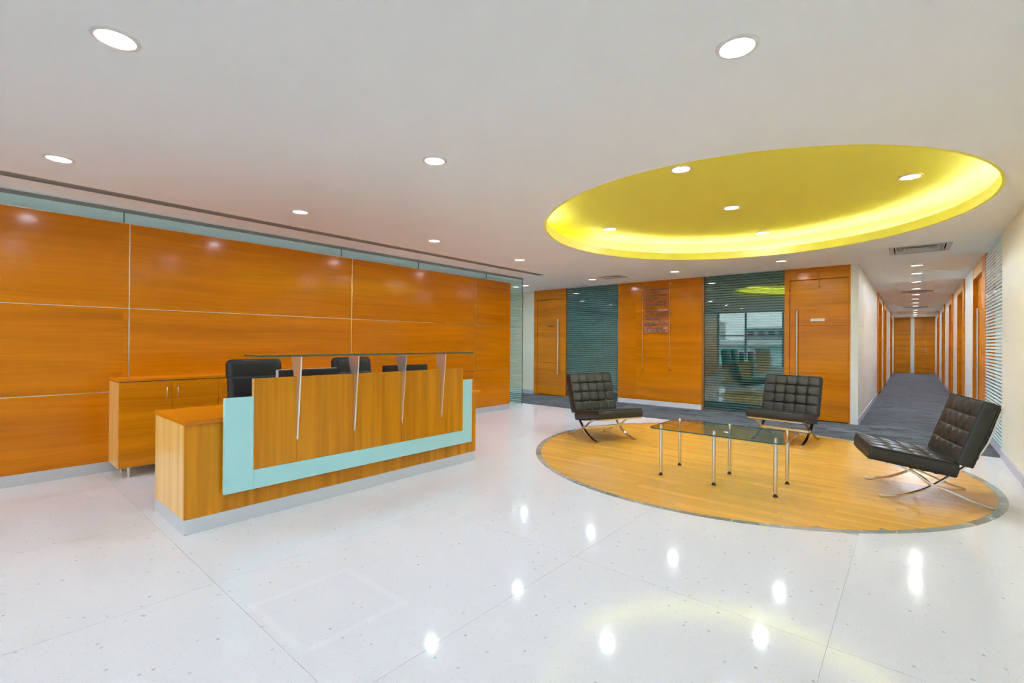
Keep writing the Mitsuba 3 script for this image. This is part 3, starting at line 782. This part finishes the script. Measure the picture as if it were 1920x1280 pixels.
# ------------------------------------------------------------------ glass coffee table
table = thing('coffee_table', 'low rectangular glass coffee table on six steel legs on the round wood inlay', 'table')
TZ = 0.478
LX, LY = (-1.897, -1.392, -0.885), (4.515, 5.01)
top = sbox(-1.985, 4.405, -0.80, 5.12).buffer(-0.075).buffer(0.075, quad_segs=8)
legs_h = [Point(x, y).buffer(0.0165, quad_segs=6) for x in LX for y in LY]
k = part(table, 'glass_top', extrude(top, 0.010, TZ - 0.010), 'glass_green', label='clear greenish glass top with rounded corners')
part(k, 'glass_rim', extrude(top.buffer(0.0006).difference(top.buffer(-0.002)), 0.0098, TZ - 0.0099), 'glass_edge', label='dark green glass edge')
leg = mikit.ply(cyl((0, 0, 0.028), (0, 0, TZ - 0.011), 0.0155, 18), 'brushed_steel', smooth=40)
cap = mikit.ply(lathe([(0, 0.0), (0.0155, 0.0), (0.0155, 0.020), (0.012, 0.024), (0, 0.024)], 18, (0, 0, TZ)), 'brushed_steel', smooth=40)
foot = mikit.ply(lathe([(0, 0), (0.019, 0.0), (0.019, 0.007), (0.008, 0.02), (0.008, 0.028), (0, 0.028)], 14), 'black_rubber', smooth=40)
for x in LX:
    for y in LY:
        to = T().translate([x, y, 0])
        lk = part(table, 'leg', leg, to_world=to)
        part(lk, 'foot', foot, to_world=to, label='black levelling foot')
        part(lk, 'cap', cap, to_world=to)


# ------------------------------------------------------------------ tufted lounge chairs
def cushion(width, length, thick, cols, rows, seed, round_front=0.0):
    """Tufted cushion: a across (-width/2..width/2), b along (0..length), top at c = 0, bottom at -thick."""
    na, nb = 126, 110
    a, b = np.linspace(-1, 1, na), np.linspace(0, 1, nb)
    A, B = np.meshgrid(a, b, indexing='ij')
    ca, cb = (A + 1) / 2 * cols, B * rows
    fa, fb = ca - np.round(ca), cb - np.round(cb)               # distance to the nearest seam, in cells
    sa, sb = np.abs(fa) * width / cols, np.abs(fb) * length / rows
    ia = (np.round(ca) > 0) & (np.round(ca) < cols)
    ib = (np.round(cb) > 0) & (np.round(cb) < rows)
    pil = (1 - (2 * (np.abs(fa) - 0.5)) ** 4) * (1 - (2 * (np.abs(fb) - 0.5)) ** 4)
    rg = np.random.default_rng(seed)
    dep = rg.uniform(0.5, 1.1, (cols + 1, rows + 1))[np.round(ca).astype(int), np.round(cb).astype(int)]
    h = 0.006 * np.clip(pil, 0, 1)
    h -= 0.008 * np.exp(-(sa / 0.0055) ** 2) * ia + 0.008 * np.exp(-(sb / 0.0055) ** 2) * ib
    h -= 0.020 * dep * np.exp(-(sa ** 2 + sb ** 2) / 0.026 ** 2) * ia * ib
    P = np.stack([A * width / 2, B * length, A * 0 + B * 0], -1)
    h += 0.004 * (meshkit.noise(np.stack([P[..., 0] * 9, P[..., 1] * 9, P[..., 0] * 0 + seed], -1), seed) - 0.5)
    edge = np.minimum.reduce([(A + 1) * width / 2, (1 - A) * width / 2, B * length, (1 - B) * length])
    h = h * np.clip(edge / 0.012, 0, 1) + 0.012 * (1 - A ** 2) * (1 - (2 * B - 1) ** 2)
    top = P.copy()
    top[..., 2] = h
    idx = np.arange(na * nb).reshape(na, nb)
    q = np.stack([idx[:-1, :-1], idx[1:, :-1], idx[1:, 1:], idx[:-1, 1:]], -1).reshape(-1, 4)
    per = np.concatenate([idx[:, 0], idx[-1, 1:], idx[-2::-1, -1], idx[0, -2:0:-1]])
    pv = top.reshape(-1, 3)[per]
    cen = np.array([0, length / 2, 0])
    rings = []
    n = len(per)
    out = np.zeros((n, 3))
    out[:, 0] = np.where(np.abs(np.abs(pv[:, 0]) - width / 2) < 1e-6, np.sign(pv[:, 0]), 0)
    out[:, 1] = np.where(pv[:, 1] < 1e-6, -1, np.where(pv[:, 1] > length - 1e-6, 1, 0))
    out /= np.linalg.norm(out, axis=1, keepdims=True)
    lev = np.linspace(0, 1, 9)[1:]
    for t in lev:
        r = pv * [1, 1, 0] + out * (0.011 * math.sin(math.pi * t) ** 0.7) - np.array([0, 0, thick * t])
        rings.append(r)
    bot = P.copy()
    bot[..., 2] = -thick
    v = np.vstack([top.reshape(-1, 3)] + rings + [[[0, length / 2, -thick - 0.006]]])
    faces = [np.vstack([q[:, [0, 1, 2]], q[:, [0, 2, 3]]])]
    prev = per
    base = na * nb
    for i in range(len(lev)):
        cur = base + i * n + np.arange(n)
        faces.append(np.stack([prev, cur, np.roll(cur, -1)], 1))
        faces.append(np.stack([prev, np.roll(cur, -1), np.roll(prev, -1)], 1))
        prev = cur
    faces.append(np.stack([prev, np.full(n, len(v) - 1), np.roll(prev, -1)], 1))
    m = trimesh.Trimesh(v, np.vstack(faces), process=False)
    m.fix_normals()
    loop = lambda c: [(sx * (width / 2), sy, c) for sx, sy in ((-1, 0), (1, 0), (1, length), (-1, length))]
    pip = []
    for c in (0.0, -thick):
        L = Polygon([(x, y) for x, y, _ in loop(c)]).buffer(-0.015).buffer(0.018, quad_segs=6)
        pts = np.array(L.exterior.coords)[:-1]
        pip.append(tube(np.c_[pts, np.full(len(pts), c)], 0.0048, 8, closed=True))
    spots = []
    D = rg  # noqa
    for i in range(1, cols):
        for j in range(1, rows):
            spots.append((-width / 2 + i * width / cols, j * length / rows, -0.013))
    return m, cat(pip), spots


def bar(points, width, thick, y):
    """Flat bar swept along a profile (s, z), lying at lateral position y."""
    p = spline(points, 36)
    t = np.gradient(p, axis=0)
    t /= np.linalg.norm(t, axis=1, keepdims=True)
    nrm = np.stack([-t[:, 1], t[:, 0]], 1)
    quad = []
    for sn, sy_ in ((-1, -1), (-1, 1), (1, 1), (1, -1)):
        q = p + nrm * sn * thick / 2
        quad.append(np.stack([q[:, 0], np.full(len(q), y + sy_ * width / 2), q[:, 1]], 1))
    v = np.stack(quad, 1).reshape(-1, 3)
    N = len(p)
    f = []
    for i in range(N - 1):
        for j in range(4):
            a, b = i * 4 + j, i * 4 + (j + 1) % 4
            f += [(a, b, b + 4), (a, b + 4, a + 4)]
    f += [(0, 2, 1), (0, 3, 2), ((N - 1) * 4, (N - 1) * 4 + 1, (N - 1) * 4 + 2), ((N - 1) * 4, (N - 1) * 4 + 2, (N - 1) * 4 + 3)]
    m = trimesh.Trimesh(v, np.array(f), process=False)
    m.fix_normals()
    return m


# local frame of a lounge chair: x = back from the front feet, y across, z up
WC = 0.685
SEAT_L, SEAT_T, BACK_L, BACK_T = 0.575, 0.105, 0.525, 0.105
seat_m, seat_pip, seat_spots = cushion(WC, SEAT_L, SEAT_T, 5, 4, 3)
back_m, back_pip, back_spots = cushion(WC, BACK_L, BACK_T, 5, 4, 8)


def frame4(origin, ax, bx, cx):
    m = np.eye(4)
    m[:3, 0], m[:3, 1], m[:3, 2], m[:3, 3] = ax, bx, cx, origin
    return m


sa_ = math.radians(8.8)
seat_to = frame4((-0.068, 0, 0.432), (0, -1, 0), (math.cos(sa_), 0, -math.sin(sa_)), (math.sin(sa_), 0, math.cos(sa_)))
ba_ = math.radians(18.0)
back_to = frame4((0.482, 0, 0.360), (0, -1, 0), (math.sin(ba_), 0, math.cos(ba_)), (-math.cos(ba_), 0, math.sin(ba_)))


def xf(m, M):
    m = m.copy()
    m.apply_transform(M)
    m.fix_normals() if np.linalg.det(M[:3, :3]) < 0 else None
    return m


L = {}
L['seat_cushion'] = mikit.ply(xf(seat_m, seat_to), 'leather', smooth=50)
L['seat_piping'] = mikit.ply(xf(seat_pip, seat_to), 'leather_piping', smooth=60)
L['back_cushion'] = mikit.ply(xf(back_m, back_to), 'leather', smooth=50)
L['back_piping'] = mikit.ply(xf(back_pip, back_to), 'leather_piping', smooth=60)
btn = trimesh.creation.icosphere(subdivisions=1, radius=0.009)
btn.apply_scale([1, 1, 0.5])
L['buttons'] = {}
for nm, spots, M in (('seat', seat_spots, seat_to), ('back', back_spots, back_to)):
    for i, s in enumerate(spots):
        mm = xf(btn, M @ trimesh.transformations.translation_matrix(s))
        L['buttons'][nm, i] = (mikit.ply(mm, 'leather_piping', smooth=True), mikit.ply(mm, 'button_metal', smooth=True))
A_BAR = [(-0.005, 0.007), (0.09, 0.018), (0.18, 0.045), (0.336, 0.132), (0.419, 0.203), (0.51, 0.285), (0.60, 0.385), (0.668, 0.50), (0.722, 0.66), (0.764, 0.80)]
B_BAR = [(0.73, 0.007), (0.63, 0.035), (0.519, 0.083), (0.42, 0.125), (0.336, 0.158), (0.249, 0.216), (0.13, 0.277), (0.02, 0.308), (-0.075, 0.322)]
YBAR = 0.30
for i, s in enumerate((-1, 1)):
    L[f'back_bar{i}'] = mikit.ply(bar(A_BAR, 0.034, 0.012, s * YBAR), 'chrome', smooth=40)
    L[f'seat_bar{i}'] = mikit.ply(bar(B_BAR, 0.034, 0.012, s * YBAR), 'chrome', smooth=40)
L['crossbar0'] = mikit.ply(cbox(-0.083, -0.066, -YBAR - 0.03, YBAR + 0.03, 0.302, 0.322, 0.002), 'chrome')
L['crossbar1'] = mikit.ply(cbox(0.757, 0.772, -YBAR - 0.017, YBAR + 0.017, 0.775, 0.805, 0.002), 'chrome')
L['crossbar2'] = mikit.ply(cbox(0.335, 0.347, -YBAR, YBAR, 0.128, 0.160, 0.002), 'chrome')
for i in range(6):
    t = 0.06 + 0.08 * i
    z = 0.308 - 0.155 * t
    L[f'seat_strap{i}'] = mikit.ply(cbox(t - 0.02, t + 0.02, -YBAR, YBAR, z - 0.008, z - 0.003), 'leather_piping')
for i in range(6):
    t = 0.08 + 0.07 * i
    x_, z_ = 0.603 + t * math.sin(ba_) + 0.003, 0.33 + t * math.cos(ba_)
    L[f'back_strap{i}'] = mikit.ply(xf(cbox(-0.0025, 0.0025, -YBAR, YBAR, -0.02, 0.02), trimesh.transformations.translation_matrix((x_, 0, z_)) @ trimesh.transformations.rotation_matrix(ba_, [0, 1, 0])), 'leather_piping')


def lounge_chair(front_mid, facing, label, bright=()):
    back = -np.array(facing, float)
    back /= np.linalg.norm(back)
    deg = math.degrees(math.atan2(back[1], back[0]))
    to = rot_z(deg, (front_mid[0], front_mid[1], 0))
    k = thing('lounge_chair', label, 'chair', 'tufted lounge chairs on the round inlay')
    for nm in ('seat', 'back'):
        c = part(k, f'{nm}_cushion', L[f'{nm}_cushion'], to_world=to)
        part(c, 'piping', L[f'{nm}_piping'], to_world=to)
        for (n2, i), (dark, light) in L['buttons'].items():
            if n2 == nm: part(c, 'button', light if (nm, i) in bright else dark, to_world=to)
    for nm in ('back_bar0', 'back_bar1', 'seat_bar0', 'seat_bar1'):
        part(k, nm[:-1], L[nm], to_world=to)
    for i in range(3): part(k, 'crossbar', L[f'crossbar{i}'], to_world=to)
    for i in range(6):
        part(k, 'seat_strap', L[f'seat_strap{i}'], to_world=to)
        part(k, 'back_strap', L[f'back_strap{i}'], to_world=to)


lounge_chair((-2.975, 5.65), (0.905, -0.425), 'black tufted leather lounge chair with two bright buttons, before the left glass bay', bright=(('back', 3), ('back', 9)))
lounge_chair((-1.37, 7.0), (-0.125, -0.992), 'black tufted leather lounge chair facing the viewer, behind the glass table')
lounge_chair((-0.275, 5.435), (-0.974, -0.228), 'black tufted leather lounge chair seen from its side, nearest, beside the cream right wall')
